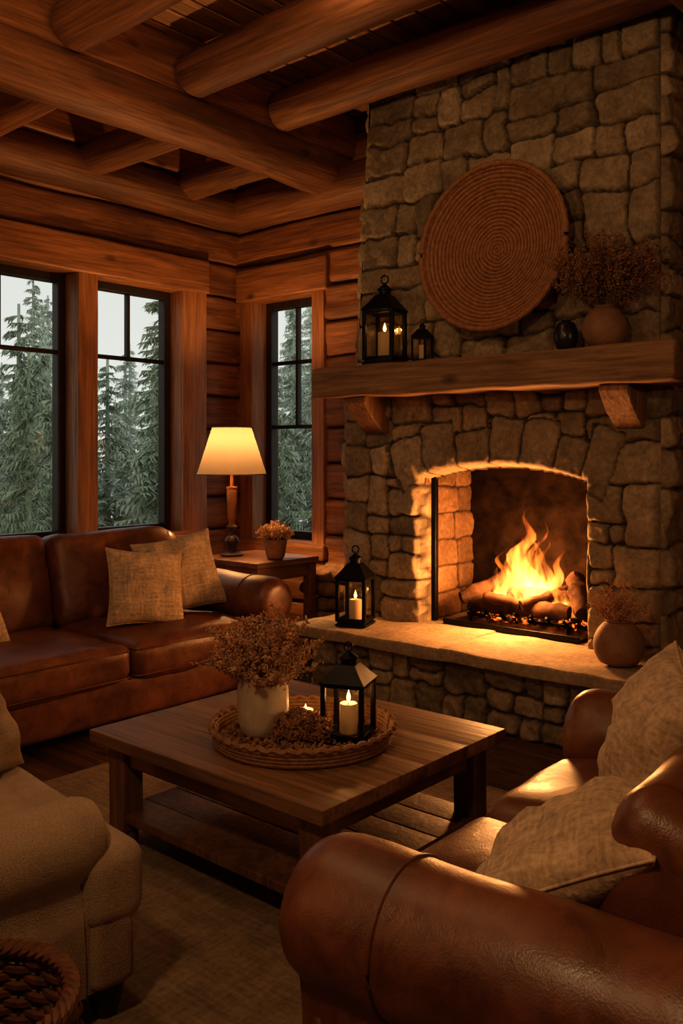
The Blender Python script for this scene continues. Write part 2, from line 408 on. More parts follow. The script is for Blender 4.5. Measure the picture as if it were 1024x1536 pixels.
def stone_panel(name, W, H, rects, place, mat, parent, res=.009, arch=None, opening=None, amp=.050, warp=.024, seed=0, corner=.035, edges=(1, 1), jw=.016):
    nu, nv = int(W / res) + 1, int(H / res) + 1
    U, V = np.meshgrid(np.linspace(0, W, nu), np.linspace(0, H, nv), indexing='ij'); U = U.ravel(); V = V.ravel()
    uw = U + warp * vn(U * 5, V * 5, 1 + seed) + warp * .5 * vn(U * 15, V * 15, 2 + seed) + .003 * vn(U * 50, V * 50, 12)
    vw = V + warp * vn(U * 5, V * 5, 3 + seed) + warp * .5 * vn(U * 15, V * 15, 4 + seed) + .003 * vn(U * 50, V * 50, 13)
    sd = np.full(U.shape, -.01); idn = np.zeros(U.shape, int); r = .034
    def rd(dx, dy):
        c = (dx < r) & (dy < r); return np.where(c, r - np.hypot(r - dx, r - dy), np.minimum(dx, dy))
    ucl = np.clip(uw, .0001, W - .0001); vcl = np.clip(vw, .0001, H - .0001)
    for i, (x0, y0, x1, y1) in enumerate(rects):
        m = (ucl >= x0) & (ucl <= x1) & (vcl >= y0) & (vcl <= y1)
        dl = ucl - x0 if x0 > .001 or edges[0] == 2 else np.full(U.shape, 9.); dr = x1 - ucl if x1 < W - .001 else np.full(U.shape, 9.)
        d = rd(np.minimum(dl, dr), np.minimum(vcl - y0, y1 - vcl))
        sd[m] = d[m]; idn[m] = i + 1
    if arch:
        cx, cz, Ra, dR, edg = arch; rho = np.hypot(uw - cx, vw - cz); ang = np.arctan2(uw - cx, vw - cz)
        for i in range(len(edg) - 1):
            top = Ra + dR * (1 + .18 * math.sin(i * 2.3))
            m = (rho > Ra - .05) & (rho < top) & (ang >= edg[i]) & (ang <= edg[i + 1])
            d = rd(np.minimum(ang - edg[i], edg[i + 1] - ang) * rho, top - rho); sd[m] = d[m]; idn[m] = 500 + i
    rs = np.random.RandomState(seed + 5); tin = rs.rand(700); off = rs.uniform(-.010, .018, 700)
    gx = rs.uniform(-.13, .13, 700); gy = rs.uniform(-.13, .13, 700)
    if opening is not None: od = opening(U, V)
    t = np.clip((sd - .002) / jw, 0, 1); rnd_ = np.sqrt(1 - (1 - t) ** 2)
    cu = np.zeros(701); cv = np.zeros(701)
    for i, (x0, y0, x1, y1) in enumerate(rects): cu[i + 1] = (x0 + x1) / 2; cv[i + 1] = (y0 + y1) / 2
    tilt = np.where(idn < 500, gx[idn] * (U - cu[idn]) + gy[idn] * (V - cv[idn]), 0)
    big = np.clip(sd / .08, 0, 1)
    h = amp * (.66 * rnd_ + .12 * np.sqrt(big)) + off[idn] * t + np.clip(tilt, -.022, .022) * t + t * (.012 * vn(U * 9, V * 9, 7 + idn % 5) + .008 * vn(U * 24, V * 24, 8) + .0035 * vn(U * 60, V * 60, 9)) + (1 - t) * .004 * vn(U * 70, V * 70, 6)
    e = np.minimum(np.where(edges[0] == 1, U, 9), np.where(edges[1] == 1, W - U, 9)); ce = np.clip(e / corner, 0, 1); h = h * np.sqrt(1 - (1 - ce) ** 2 + 1e-9)
    keep = None
    if opening is not None:
        c2 = np.clip(-od / .03, 0, 1); h = np.where(od < 0, h * np.sqrt(1 - (1 - c2) ** 2) , 0)
        h = np.where(od > 0, -np.clip(od / .012, 0, 1) * .10, h); keep = od < .03
    P = place(U, V, h)
    verts = np.stack(P, 1)
    I = np.arange(nu * nv).reshape(nu, nv)
    F = np.stack([I[:-1, :-1], I[1:, :-1], I[1:, 1:], I[:-1, 1:]], -1).reshape(-1, 4)
    if keep is not None: F = F[keep[F].all(1)]
    me = bpy.data.meshes.new(name); me.from_pydata(verts.tolist(), [], F.tolist()); me.materials.append(mat)
    me.polygons.foreach_set('use_smooth', [True] * len(F))
    a = me.attributes.new('tint', 'FLOAT', 'POINT'); a.data.foreach_set('value', tin[idn].astype(np.float32))
    a = me.attributes.new('mort', 'FLOAT', 'POINT'); a.data.foreach_set('value', (1 - np.clip((sd - .001) / .006, 0, 1)).astype(np.float32))
    me.update(); ob = bpy.data.objects.new(name, me); sc.collection.objects.link(ob); ob.parent = parent; return ob

FP = E('stone_fireplace')
rn = random.Random(11)
X0, X1, YC = -3.68, -1.67, 4.3; Wd = X1 - X0
ZS = 1.80
oL, oR = -3.10 - X0, -2.05 - X0; cxa = (oL + oR) / 2; Ra = 1.76; cza = 1.34 - Ra
def opening(U, V):
    s = np.minimum(np.minimum(U - oL, oR - U), Ra - np.hypot(U - cxa, V - cza)); return s
rects = []
split(0, 0, oL, 1.26, rn, .34, .29, rects); split(oR, 0, Wd, 1.26, rn, .31, .29, rects)
rects.append((oL, 0, oR, 1.26)); split(0, 1.26, Wd, ZS, rn, .34, .29, rects)
am = math.asin((.525 + .17) / (Ra + .1)); edg = [-am]
while edg[-1] < am - .06: edg.append(edg[-1] + rn.uniform(.085, .125))
edg[-1] = am
stone_panel('face_lower', Wd, ZS, rects, lambda U, V, h: (X0 + U, YC - h, V), M_stone, FP, arch=(cxa, cza, Ra, .25, edg), opening=opening, seed=1)
rects = []; H2 = ZC - ZS; split(0, 0, Wd, H2, rn, .48, .33, rects)
def up(U, V, h):
    k = V / H2; xl = -3.60 + .12 * k; s = (X1 - xl) / Wd; return (xl + U * s, YC - h + .015, ZS + V)
stone_panel('face_upper', Wd, H2, rects, up, M_stone, FP, seed=2)
rects = []; split(0, 0, .72, ZC, rn, .42, .30, rects)
stone_panel('side_right', .72, ZC, rects, lambda U, V, h: (X1 + h, YC + U, V), M_stone, FP, res=.014, seed=3, edges=(1, 0))
rects = []; split(0, 0, .72, ZC, rn, .42, .30, rects)
def sl(U, V, h):
    xl = np.where(V < ZS, X0, -3.60 + .12 * (V - ZS) / H2); return (xl - h, YC + .72 - U, V)
stone_panel('side_left', .72, ZC, rects, sl, M_stone, FP, res=.014, seed=4, edges=(0, 1))
# hearth base
rects = []; HW = 2.16; split(0, 0, HW, .34, rn, .34, .22, rects)
stone_panel('hearth_front', HW, .34, rects, lambda U, V, h: (-3.58 + U, 3.89 - h, V), M_stone, FP, seed=6)
rects = []; split(0, 0, .42, .34, rn, .27, .19, rects)
stone_panel('hearth_side_right', .42, .34, rects, lambda U, V, h: (-1.42 + h, 3.89 + U, V), M_stone, FP, seed=7, edges=(1, 0))
stone_panel('hearth_side_left', .42, .34, rects, lambda U, V, h: (-3.58 - h, 4.31 - U, V), M_stone, FP, seed=8, edges=(0, 1))
mb = MB(); xs = [-3.67, -2.62, -1.33]
for i in range(2):
    mb.add(bx(xs[i] + .001, xs[i + 1] - .001, 3.77, 4.42, .335, .40, .012, k=(22, 14, 2), nz=.012, ns=5, seed=i), 0, .45 + .08 * i)
mb.add(bx(-3.12, -2.03, 4.30, 4.95, .33, .398, .01, k=(8, 6, 1), nz=.004), 0, .2)
mb.build('hearth_slab', M_slab, FP)
# firebox
rects = []; rb = random.Random(5)
for k in range(7):
    x = -rb.random() * .2
    while x < .58: rects.append((max(0, x), k * .16, min(.58, x + .27), k * .16 + .16)); x += .27
stone_panel('firebox_left', .58, 1.08, rects, lambda U, V, h: (-3.125 + h * .6, 4.33 + U, .39 + V), M_brick, FP, seed=9, warp=.010, amp=.03, edges=(0, 0))
stone_panel('firebox_right', .58, 1.08, rects, lambda U, V, h: (-2.025 - h * .6, 4.91 - U, .39 + V), M_brick, FP, seed=10, warp=.010, amp=.03, edges=(0, 0))
mb = MB(); mb.add(bx(-3.13, -2.02, 4.86, 4.93, .38, 1.5, .005, k=(16, 1, 16), nz=.03, ns=7)); mb.add(bx(-3.13, -2.02, 4.30, 4.93, 1.42, 1.5, .005))
mb.add(bx(-3.18, -3.13, 4.30, 4.93, .3, 1.5)); mb.add(bx(-2.02, -1.97, 4.30, 4.93, .3, 1.5)); mb.build('firebox_back', M_soot, FP)
mb = MB()
mb.add(bx(-3.105, -3.06, 4.385, 4.42, .40, 1.40, .004)); mb.add(bx(-2.09, -2.045, 4.385, 4.42, .40, 1.40, .004))
mb.add(bx(-2.98, -2.12, 4.345, 4.80, .40, .418, .006)); mb.add(bx(-2.98, -2.12, 4.345, 4.36, .41, .435, .005))
for i in range(7): mb.add(tube([(-2.85 + i * .1, 4.42, .50), (-2.85 + i * .1, 4.46, .47), (-2.85 + i * .1, 4.74, .47)], .009, 6))
mb.add(tube([(-2.88, 4.46, .46), (-2.22, 4.46, .46)], .01, 6)); mb.add(tube([(-2.88, 4.7, .46), (-2.22, 4.7, .46)], .01, 6))
for a in (-2.86, -2.24):
    for b in (4.46, 4.7): mb.add(tube([(a, b, .46), (a, b, .41)], .01, 6))
mb.build('iron_grate', M_iron, FP)
# mantel + corbels
MB().add(bx(-3.70, -1.49, 3.995, 4.30, 1.735, 1.913, .018, k=(46, 5, 4), nz=.014, ns=4)).build('mantel_beam', M_mantel, FP)
for cx in (-3.40, -1.80):
    prof = [(4.30, 1.74), (4.05, 1.74), (4.045, 1.70), (4.075, 1.66), (4.13, 1.60), (4.20, 1.545), (4.235, 1.525), (4.30, 1.52)]
    rings = []
    for dx, s in ((-.075, .97), (-.068, 1), (0, 1.0), (.068, 1), (.075, .97)):
        rings.append([(cx + dx, 4.30 - (4.30 - y) * s, 1.74 - (1.74 - z) * s) for y, z in prof])
    MB().add(loft(rings), 0, random.random()).build('corbel', M_mantelz, FP, angle=30)

# fire
def fvol():
    m = bpy.data.materials.new('flame_volume'); m.use_nodes = True; nt = m.node_tree; nt.nodes.clear()
    out = nt.nodes.new('ShaderNodeOutputMaterial'); tc = nt.nodes.new('ShaderNodeTexCoord')
    sp = nt.nodes.new('ShaderNodeSeparateXYZ'); nt.links.new(tc.outputs['Generated'], sp.inputs[0])
    c = ramp(nt, sp.outputs[2], [(0, (1, .36, .07)), (.45, (1, .28, .042)), (1, (1, .13, .010))])
    s = ramp(nt, sp.outputs[2], [(0, .45), (.25, 1.0), (1, .25)])
    ns_ = nd(nt, 'ShaderNodeTexNoise', Vector=coords(nt, (26, 26, 6)), Scale=1.0, Detail=3.0)
    s2 = ramp(nt, ns_.outputs['Fac'], [(.38, .06), (.65, 1.0)])
    e = nt.nodes.new('ShaderNodeEmission'); nt.links.new(c, e.inputs[0])
    nt.links.new(mathn(nt, 'MULTIPLY', mathn(nt, 'MULTIPLY', s, s2), 68.0), e.inputs[1]); nt.links.new(e.outputs[0], out.inputs['Volume']); return m
M_fire = fvol()
FIRE = E('log_fire', (-2.545, 4.58, .49)); rf = random.Random(21)
tongues = [(0, 0, .64, .095), (-.08, .03, .50, .075), (.07, -.02, .46, .07), (-.15, 0, .38, .06), (.15, .02, .42, .055), (.21, -.01, .31, .055), (-.22, .02, .28, .05),
           (.02, -.05, .36, .05), (-.04, -.05, .28, .05), (.11, -.05, .28, .045), (.27, .02, .22, .045), (-.03, .04, .58, .045), (.03, .03, .54, .04), (-.18, -.04, .22, .045), (.05, .0, .28, .11), (-.09, -.02, .24, .10), (.18, 0, .18, .09), (-.06, .0, .38, .03), (.09, .03, .51, .032), (-.26, -.02, .16, .04), (.30, -.02, .14, .035)]
for i, (x, y, h, r) in enumerate(tongues):
    rings = []; sd = i * 3.7; n = 12; lv = 20
    for k in range(lv + 1):
        t = k / lv; rr = r * max(.02, (math.sin(math.pi * min(1, t * .95 + .12) ** .75)) ** .9 * (1 - t) ** .45)
        cx = x + .055 * t * noise.noise(Vector((t * 3.2, sd, 0))) * 2.4 * (h / .3) + .012 * math.sin(t * 9 + sd); cy = y + .05 * t * noise.noise(Vector((t * 3, sd, 5)))
        rings.append([(cx + rr * math.cos(2 * math.pi * j / n) * (1 + .2 * noise.noise(Vector((t * 5, j, sd)))), cy + rr * .8 * math.sin(2 * math.pi * j / n), h * t) for j in range(n)])
    MB().add(loft(rings)).build('flame_tongue', M_fire, FIRE)
def firelog(mb, p0, p1, r, sd, n=14, mi=0):
    p0, p1 = Vector(p0), Vector(p1); path = []; rad = []
    for i in range(13):
        t = i / 12; p = p0.lerp(p1, t) + noise.noise_vector(Vector((t * 2, sd, 0))) * r * .5; path.append(p); rad.append(r * (1 + .25 * noise.noise(Vector((t * 6, sd, 3)))) * (.8 if i in (0, 12) else 1))
    v, f = tube(path, rad, n); v = [Vector(q) + noise.noise_vector(Vector(q) * 22 + Vector((sd, 0, 0))) * r * .25 for q in v]; mb.add((v, f), mi, .5)
mb = MB()
firelog(mb, (-.33, -.09, .03), (.31, -.11, .04), .045, 1); firelog(mb, (-.28, .07, .03), (.32, .06, .04), .05, 2)
firelog(mb, (-.36, -.13, .05), (-.18, .12, .19), .042, 3); firelog(mb, (.38, -.12, .05), (.22, .13, .21), .05, 4); firelog(mb, (-.12, -.03, .10), (.25, .03, .11), .036, 5)
firelog(mb, (.04, -.15, .06), (.22, .08, .14), .036, 6); firelog(mb, (-.22, -.15, .08), (.02, -.13, .06), .032, 7); firelog(mb, (-.06, -.15, .05), (-.12, .1, .13), .032, 8)
mb.build('burning_logs', M_char, FIRE)
m, nt, b, out = newmat('embers')
n1 = nd(nt, 'ShaderNodeTexNoise', Vector=coords(nt, (28, 28, 28)), Scale=1.0, Detail=4.0)
b.inputs['Base Color'].default_value = (.03, .02, .016, 1)
nt.links.new(ramp(nt, n1.outputs['Fac'], [(.50, (0, 0, 0)), (.66, (1, .16, .015))]), b.inputs['Emission Color']); b.inputs['Emission Strength'].default_value = 2.5
mb = MB(); re_ = random.Random(2)
for i in range(170):
    a = re_.gauss(0, .17); c = re_.gauss(0, .07); s = re_.uniform(.012, .03)
    if abs(a) > .38 or abs(c) > .17: continue
    mb.add(rbox(s * 1.5, s, s, s * .4, nz=s * .3, ns=40, seed=i), 0, .5, TR((a, c, -.045 + re_.random() * .025), (re_.random() * 90, re_.random() * 90, re_.random() * 180)))
mb.build('ember_bed', m, FIRE)
def plight(name, loc, w, col, rad, parent=None):
    l = bpy.data.lights.new(name, 'POINT'); l.energy = w; l.color = col; l.shadow_soft_size = rad
    o = bpy.data.objects.new(name, l); o.location = loc; sc.collection.objects.link(o)
    if parent: o.parent = parent
    return o
plight('fire_light', (0, -.14, .26), 66, (1, .42, .13), .12, FIRE)

# ------------------------------------------------------------------ lanterns
def lantern(loc, w, h, rz, lit=1.5, ch=.35, name='lantern'):
    e = E(name, loc, rz); a = w / 2; hb = h * .60; mb = MB()
    mb.add(bx(-a, a, -a, a, 0, h * .035, .004)); mb.add(bx(-a * .9, a * .9, -a * .9, a * .9, h * .03, h * .07, .003))
    p = w * .055
    for sx in (-1, 1):
        for sy in (-1, 1): mb.add(bx(sx * a * .88 - p, sx * a * .88 + p, sy * a * .88 - p, sy * a * .88 + p, h * .06, hb, .002))
    for sx in (-1, 1):
        for z in (h * .085, hb - h * .02):
            mb.add(bx(sx * a * .88 - p * .7, sx * a * .88 + p * .7, -a * .85, a * .85, z - p * .6, z + p * .6, .002))
            mb.add(bx(-a * .85, a * .85, sx * a * .88 - p * .7, sx * a * .88 + p * .7, z - p * .6, z + p * .6, .002))
        mb.add(tube([(sx * a * .9, -a * .86, h * .1), (sx * a * .9, -a * .86, hb * .97)], p * .3, 4))
    def sq(s, z): return [(-s, -s, z), (s, -s, z), (s, s, z), (-s, s, z)]
    mb.add(loft([sq(a * 1.04, hb), sq(a * 1.04, hb + h * .012), sq(a * .72, hb + h * .09), sq(a * .42, hb + h * .175), sq(a * .38, hb + h * .18)]))
    z = hb + h * .175
    mb.add(lathe([(a * .36, z), (a * .36, z + h * .05), (a * .44, z + h * .055), (a * .44, z + h * .07), (a * .25, z + h * .10), (a * .12, z + h * .12), (a * .1, z + h * .135)], 20))
    rr = h * .045; zc = z + h * .13 + rr
    mb.add(tube([(rr * math.cos(t * math.pi / 10), 0, zc + rr * math.sin(t * math.pi / 10)) for t in range(20)], p * .45, 6, True))
    mb.build('iron_frame', M_iron, e, angle=30)
    g = MB()
    for s in (-1, 1):
        g.add(bx(s * a * .86 - .001, s * a * .86 + .001, -a * .84, a * .84, h * .09, hb - h * .02, .0005)); g.add(bx(-a * .84, a * .84, s * a * .86 - .001, s * a * .86 + .001, h * .09, hb - h * .02, .0005))
    g.build('glass_panes', M_lglass, e)
    cr = w * .2; c0 = h * .07; c1 = h * (.07 + ch)
    MB().add(lathe([(cr * .96, c0), (cr, c0 + .004), (cr, c1 - .004), (cr * .93, c1), (cr * .5, c1 - .004), (.002, c1 - .005)], 24)).build('pillar_candle', M_wax, e)
    MB().add(tube([(0, 0, c1 - .006), (0.001, 0, c1 + .010)], .0012, 5)).build('wick', M_iron, e)
    if lit:
        fs = w * .05
        MB().add(lathe([(.0005, c1 + .004), (fs * .7, c1 + .010), (fs, c1 + .010 + fs), (fs * .75, c1 + .01 + fs * 2.2), (fs * .25, c1 + .01 + fs * 3.8), (.0004, c1 + .01 + fs * 4.6)], 12)).build('candle_flame', M_flame, e)
        plight('candle_light', (0, 0, c1 + .03), lit, (1, .5, .17), .012, e)
    return e
lantern((-3.25, 4.14, 1.914), .20, .535, 12, .8, .30)
lantern((-3.00, 4.17, 1.914), .095, .255, 5, 0)
lantern((-3.34, 3.98, .404), .185, .46, 20, .25, .25)

# ------------------------------------------------------------------ dried plants / pots
def bouquet(mb, n, h, spread, seed, z0=0, dens=26, fl=.006, mi=0, ms=1, droop=.15, r0=.02, ymax=9, plume=.022, tlo=.42):
    rn = random.Random(seed)
    def cl(q): q.y = min(q.y, ymax); return q
    for i in range(n):
        a = rn.random() * 2 * math.pi; q = rn.random() ** .6; sp = spread * q; L = h * rn.uniform(.5, 1.0) * (1 - .25 * q); pts = []
        for k in range(9):
            t = k / 8; rad = r0 * q + (sp - r0 * q) * (t ** 1.5); zz = L * t - droop * h * q * t ** 3
            pts.append(cl(Vector((math.cos(a) * rad, math.sin(a) * rad, z0 + zz)) + noise.noise_vector(Vector((t * 2, i, seed))) * h * .08 * t))
        mb.add(tube(pts, [.0016 * (1.2 - k / 9) for k in range(9)], 3), ms)
        for side in range(3):
            k0 = rn.randint(4, 7); d = Vector((rn.gauss(0, 1), rn.gauss(0, 1), 1.4)).normalized(); br = [cl(pts[k0] + d * (h * .16 * s)) for s in (0, .5, 1)]
            mb.add(tube(br, .0009, 3), ms)
            for _ in range(int(dens * .3)):
                s = rn.random(); c = br[0].lerp(br[2], s) + Vector([rn.gauss(0, .004) for _ in range(3)]); leaf(mb, cl(c), fl * rn.uniform(.6, 1.3), rn, mi)
        for _ in range(dens):
            t = rn.uniform(tlo, 1.0) * 8; k = min(7, int(t)); c = pts[k].lerp(pts[k + 1], t - k) + Vector([rn.gauss(0, h * plume * (1.5 - t / 8) + .002) for _ in range(3)])
            leaf(mb, cl(c), fl * rn.uniform(.6, 1.4), rn, mi)
def leaf(mb, c, s, rn, mi):
    d = Vector((rn.gauss(0, 1), rn.gauss(0, 1), rn.gauss(0, 1))).normalized(); e = d.orthogonal().normalized(); g = d.cross(e)
    v = [c + d * s * 1.6, c + e * s * .6, c + g * s * .6, c - e * s * .6, c - g * s * .6, c - d * s * .9]
    mb.add((v, [(0, 1, 2), (0, 2, 3), (0, 3, 4), (0, 4, 1), (5, 2, 1), (5, 3, 2), (5, 4, 3), (5, 1, 4)]), mi, rn.random())
def pot(name, loc, prof, mat, rz=0, plant=None):
    e = E(name, loc, rz)
    inner = [(r * .88, z) for r, z in prof[::-1][:3]]
    pr = [(.001, 0)] + prof + inner + [(.001, inner[-1][1] - .003)]
    MB().add(lathe(pr, 40, False)).build('pot_body', mat, e)
    if plant:
        mb = MB(); plant(mb); mb.build('dried_stems', [M_dry, M_stem] if plant.__name__ != 'dk' else [M_drydk, M_stem], e, smooth=False)
    return e
def rnd_pot(R_, H_, neck=.55, lip=.62):
    P = [(R_ * .45, .002)]
    for k in range(1, 12):
        t = k / 12; P.append((R_ * max(neck if t > .6 else .4, math.sin(math.pi * (.14 + .78 * t)) ** .6), H_ * t))
    P += [(R_ * neck, H_ * .95), (R_ * lip, H_ * .985), (R_ * lip * .97, H_)]
    return P
def dk(mb): bouquet(mb, 90, .50, .32, 5, .15, 85, .0060, droop=.16, ymax=.055, plume=.03)
pot('clay_vase', (-1.89, 4.15, 1.916), rnd_pot(.108, .205, .42, .48), M_terra, 0, dk)
pot('black_vase', (-2.09, 4.14, 1.916), rnd_pot(.062, .155, .35, .4), M_blkvase)
def pf(mb): bouquet(mb, 46, .28, .15, 8, .15, 30, .0042, droop=.1)
pot('clay_vase', (-1.76, 4.02, .404), rnd_pot(.118, .215, .48, .54), M_terra, 0, pf)
def ps(mb): bouquet(mb, 90, .16, .13, 9, .11, 40, .006, droop=.2, r0=.06)
pot('potted_dried_plant', (-4.20, 4.18, .702), [(.05, .002), (.062, .02), (.074, .09), (.078, .125), (.080, .13)], M_terra, 0, ps)

# ------------------------------------------------------------------ woven wall plate
def plate():
    nr, nt_ = 230, 140; Rr = .445; pit = .0205; v = []; f = []; tn = []
    for i in range(nr + 1):
        r = Rr * i / nr + 1e-4
        for j in range(nt_):
            a = 2 * math.pi * j / nt_; rp = r + .006 * noise.noise(Vector((math.cos(a) * 2, math.sin(a) * 2, r * 8)))
            q = (rp - pit * (a / (2 * math.pi))) / pit
            s = abs(math.sin(math.pi * q)) ** .6; rid = .0075 * s * (1 + .15 * math.sin(a * max(6, int(r * 400))))
            bowl = .085 * (r / Rr) ** 2.4
            v.append((r * math.cos(a), -bowl - rid, r * math.sin(a))); tn.append(.12 + .6 * s)
    for i in range(nr):
        for j in range(nt_): f.append((i * nt_ + j, i * nt_ + (j + 1) % nt_, (i + 1) * nt_ + (j + 1) % nt_, (i + 1) * nt_ + j))
    mb = MB(); mb.add((v, f), 0, tn)
    vb = [(x, y + .014, z) for x, y, z in v]; mb.add((vb, [q[::-1] for q in f]))
    rm = []
    for k in range(120):
        a = 2 * math.pi * k / 120; rm.append((Rr * math.cos(a), -.086, Rr * math.sin(a)))
    mb.add(tube(rm, [.017 + .003 * (k % 3 - 1) for k in range(120)], 8, True), 0, .62)
    ob = mb.build('woven_wall_plate', M_rattan, angle=80); ob.location = (-2.53, 4.215, 2.505); ob.rotation_euler = (R(-3), 0, 0)
plate()

# ------------------------------------------------------------------ sofas
def sofa(name, L, D, loc, rz, mat, pipe, aw=.30, arm_h=.64, seat_h=.46, back_h=.92, ns=2, setback=0.0, tcush=False, backt=.2, footmat=M_dark, seam=.21, cw=.24, tilt=-13):
    e = E(name, loc, rz); f = -D / 2; bk = D / 2; wi = L - 2 * aw
    mb = MB(); mb.add(bx(-L / 2 + .05, L / 2 - .05, f + .05 + setback * .2, bk - .03, .09, .31, .03, k=(10, 6, 3), nz=.005, ns=4)).build('base_frame', mat, e)
    mb = MB()
    for sx in (-1, 1):
        for yy in (f + .08, bk - .10):
            mb.add(lathe([(.026, .0), (.03, .01), (.043, .05), (.045, .07), (.036, .09), (.04, .10), (.04, .12)], 20), 0, .5, TR((sx * (L / 2 - .08), yy, 0)))
    mb.build('feet', footmat, e)
    w = wi / ns; sdp = D - backt - cw * .55
    for i in range(ns):
        cx = -wi / 2 + w * (i + .5)
        MB().add(rbox(w - .006, sdp, .19, .06, (12, 14, 3), crown=.03 if not tcush else .012, nz=.016 if not tcush else .008, ns=5, seed=i + 1), 0, .5, TR((cx, f + sdp / 2 + .005, seat_h - .10))).build('seat_cushion', mat, e)
        mm = MB()
        for zz in (seat_h - .035, seat_h - .165):
            hw, hd, rr = w / 2 - .012, sdp / 2 - .008, .05; pts = []
            for (qx, qy, a0) in ((hw - rr, hd - rr, 0), (-hw + rr, hd - rr, 90), (-hw + rr, -hd + rr, 180), (hw - rr, -hd + rr, 270)):
                for t in range(6): a = R(a0 + t * 18); pts.append((cx + qx + rr * math.cos(a), f + sdp / 2 + .005 + qy + rr * math.sin(a), zz))
            mm.add(tube(pts, .005, 6, True))
        mm.build('cushion_piping', pipe, e)
        bh = back_h - seat_h + .05
        MB().add(rbox(w - .008, cw, bh, .075, (10, 4, 10), crowny=.045, nz=.020, ns=5, seed=i + 5), 0, .5, TR((cx, bk - backt - cw * .30, seat_h + bh / 2 - .05), (tilt, 0, 0))).build('back_cushion', mat, e)
    if tcush:
        MB().add(rbox(L - .0, .17, .19, .05, (12, 4, 3), crown=.012, nz=.008, ns=4, seed=9), 0, .5, TR((0, f + .085, seat_h - .10))).build('t_cushion_front', mat, e)
        MB().add(rbox(L - .02, .12, .27, .03, (12, 2, 3), nz=.004), 0, .5, TR((0, f + .09, .225))).build('front_rail', mat, e)
    MB().add(bx(-L / 2 + aw * .4, L / 2 - aw * .4, bk - backt, bk, .12, back_h - .03, .09, k=(12, 3, 8), nz=.008, ns=4)).build('back_frame', mat, e)
    r = aw / 2; zr = arm_h - r; prof = []
    for k in range(-5, 24):
        a = R(-50 + (k + 5) * 10); prof.append((r * math.cos(a), zr + r * math.sin(a)))
    pw = r * .62 if not tcush else r * .88
    full = prof + [(-pw, zr - r * .95), (-pw, .30), (-pw, .2), (-pw + .01, .09), (pw - .01, .09), (pw, .2), (pw, .30), (pw, zr - r * .95)]
    if tcush: full = prof + [(-pw, min(.30, zr - r)), (-pw, .2), (-pw + .01, .09), (pw - .01, .09), (pw, .2), (pw, min(.30, zr - r))]
    for sx in (-1, 1):
        rings = []; y0 = f + setback; y1 = bk - .02
        st = [(0, .50), (.004, .68), (.012, .80), (.028, .90), (.05, .965), (.08, 1)] ; ny = 14
        st += [(.08 + (y1 - y0 - .14) * i / ny, 1) for i in range(1, ny + 1)] + [(y1 - y0 - .03, .97), (y1 - y0, .85)]
        for dy, s in st:
            rg = []
            for (px, pz) in full:
                low = pz < zr - r * .9
                yy = y0 + dy + (.035 if low and dy < .08 else 0)
                s2 = s if not low else max(s, .93)
                zz = zr + (pz - zr) * s2 if not low else pz
                q = Vector((px * s2, yy, zz)); q += noise.noise_vector(Vector((px * 3 + sx * 5, yy * 3.5, zz * 3))) * .014
                rg.append((sx * (L / 2 - r) + q.x, q.y, q.z))
            rings.append(rg)
        mb = MB(); mb.add(loft(rings)).build('rolled_arm', mat, e, angle=80)
        if seam:
            def pp(dy, o):
                pts = []
                for (px, pz) in full:
                    yy = y0 + dy; v = Vector((px, 0, pz - zr)); ln = v.length
                    q = Vector((px * (1 + o / max(ln, .01)), yy, zr + (pz - zr) * (1 + o / max(ln, .01)) if pz > .1 else pz)); q += noise.noise_vector(Vector((px * 3 + sx * 5, yy * 3.5, pz * 3))) * .014
                    pts.append((sx * (L / 2 - r) + q.x, q.y, q.z))
                return pts
            mm = MB(); mm.add(tube(pp(seam, .001), .0045, 6, True)); mm.build('arm_piping', pipe, e)
    return e
sofa('leather_sofa', 2.24, 1.10, (-4.16, 2.64, 0), 90, M_leath, M_pipe, aw=.28, arm_h=.69, seat_h=.47, back_h=.95)
sofa('leather_sofa', 1.68, 1.04, (-.775, 2.08, .014), -85.5, M_leath, M_pipe, aw=.29, arm_h=.615, seat_h=.45, back_h=.74, seam=.23, cw=.38)
sofa('upholstered_armchair', .90, .96, (-2.30, .93, .014), 174, M_cream, M_cream, aw=.21, arm_h=.545, seat_h=.435, back_h=.85, ns=1, setback=.085, tcush=True, seam=0)

def pillow(name, w, h, t, mat=M_pil, seed=0):
    n = 24; S = [math.sin(math.pi / 2 * (-1 + 2 * i / n)) for i in range(n + 1)]; v = []; f = []; top = {}; bot = {}
    for sgn, D in ((1, top), (-1, bot)):
        for i, u in enumerate(S):
            for j, q in enumerate(S):
                edge = i in (0, n) or j in (0, n)
                if sgn < 0 and edge: D[i, j] = top[i, j]; continue
                x = u * w / 2 * (1 - .10 * (1 - q * q) * u * u); y = q * h / 2 * (1 - .10 * (1 - u * u) * q * q)
                z = sgn * t / 2 * (max(0, (1 - u * u) * (1 - q * q))) ** .42
                if not edge: z += (.034 * noise.noise(Vector((x * 9 + seed, y * 9, sgn * 2))) + .022 * noise.noise(Vector((x * 22 + seed, y * 22, sgn)))) * (abs(z) / (t / 2))
                if seed % 2: z -= sgn * .045 * math.exp(-(u * 2.2) ** 2) * max(0, q) * (abs(z) / (t / 2))
                D[i, j] = len(v); v.append((x, y, z))
    for i in range(n):
        for j in range(n):
            f.append((top[i, j], top[i + 1, j], top[i + 1, j + 1], top[i, j + 1])); f.append((bot[i, j + 1], bot[i + 1, j + 1], bot[i + 1, j], bot[i, j]))
    mb = MB(); mb.add((v, f))
    bd = [top[i, 0] for i in range(n)] + [top[n, j] for j in range(n)] + [top[i, n] for i in range(n, 0, -1)] + [top[0, j] for j in range(n, 0, -1)]
    mb.add(tube([v[k] for k in bd], .004, 5, True))
    return mb.build(name, mat, angle=80)
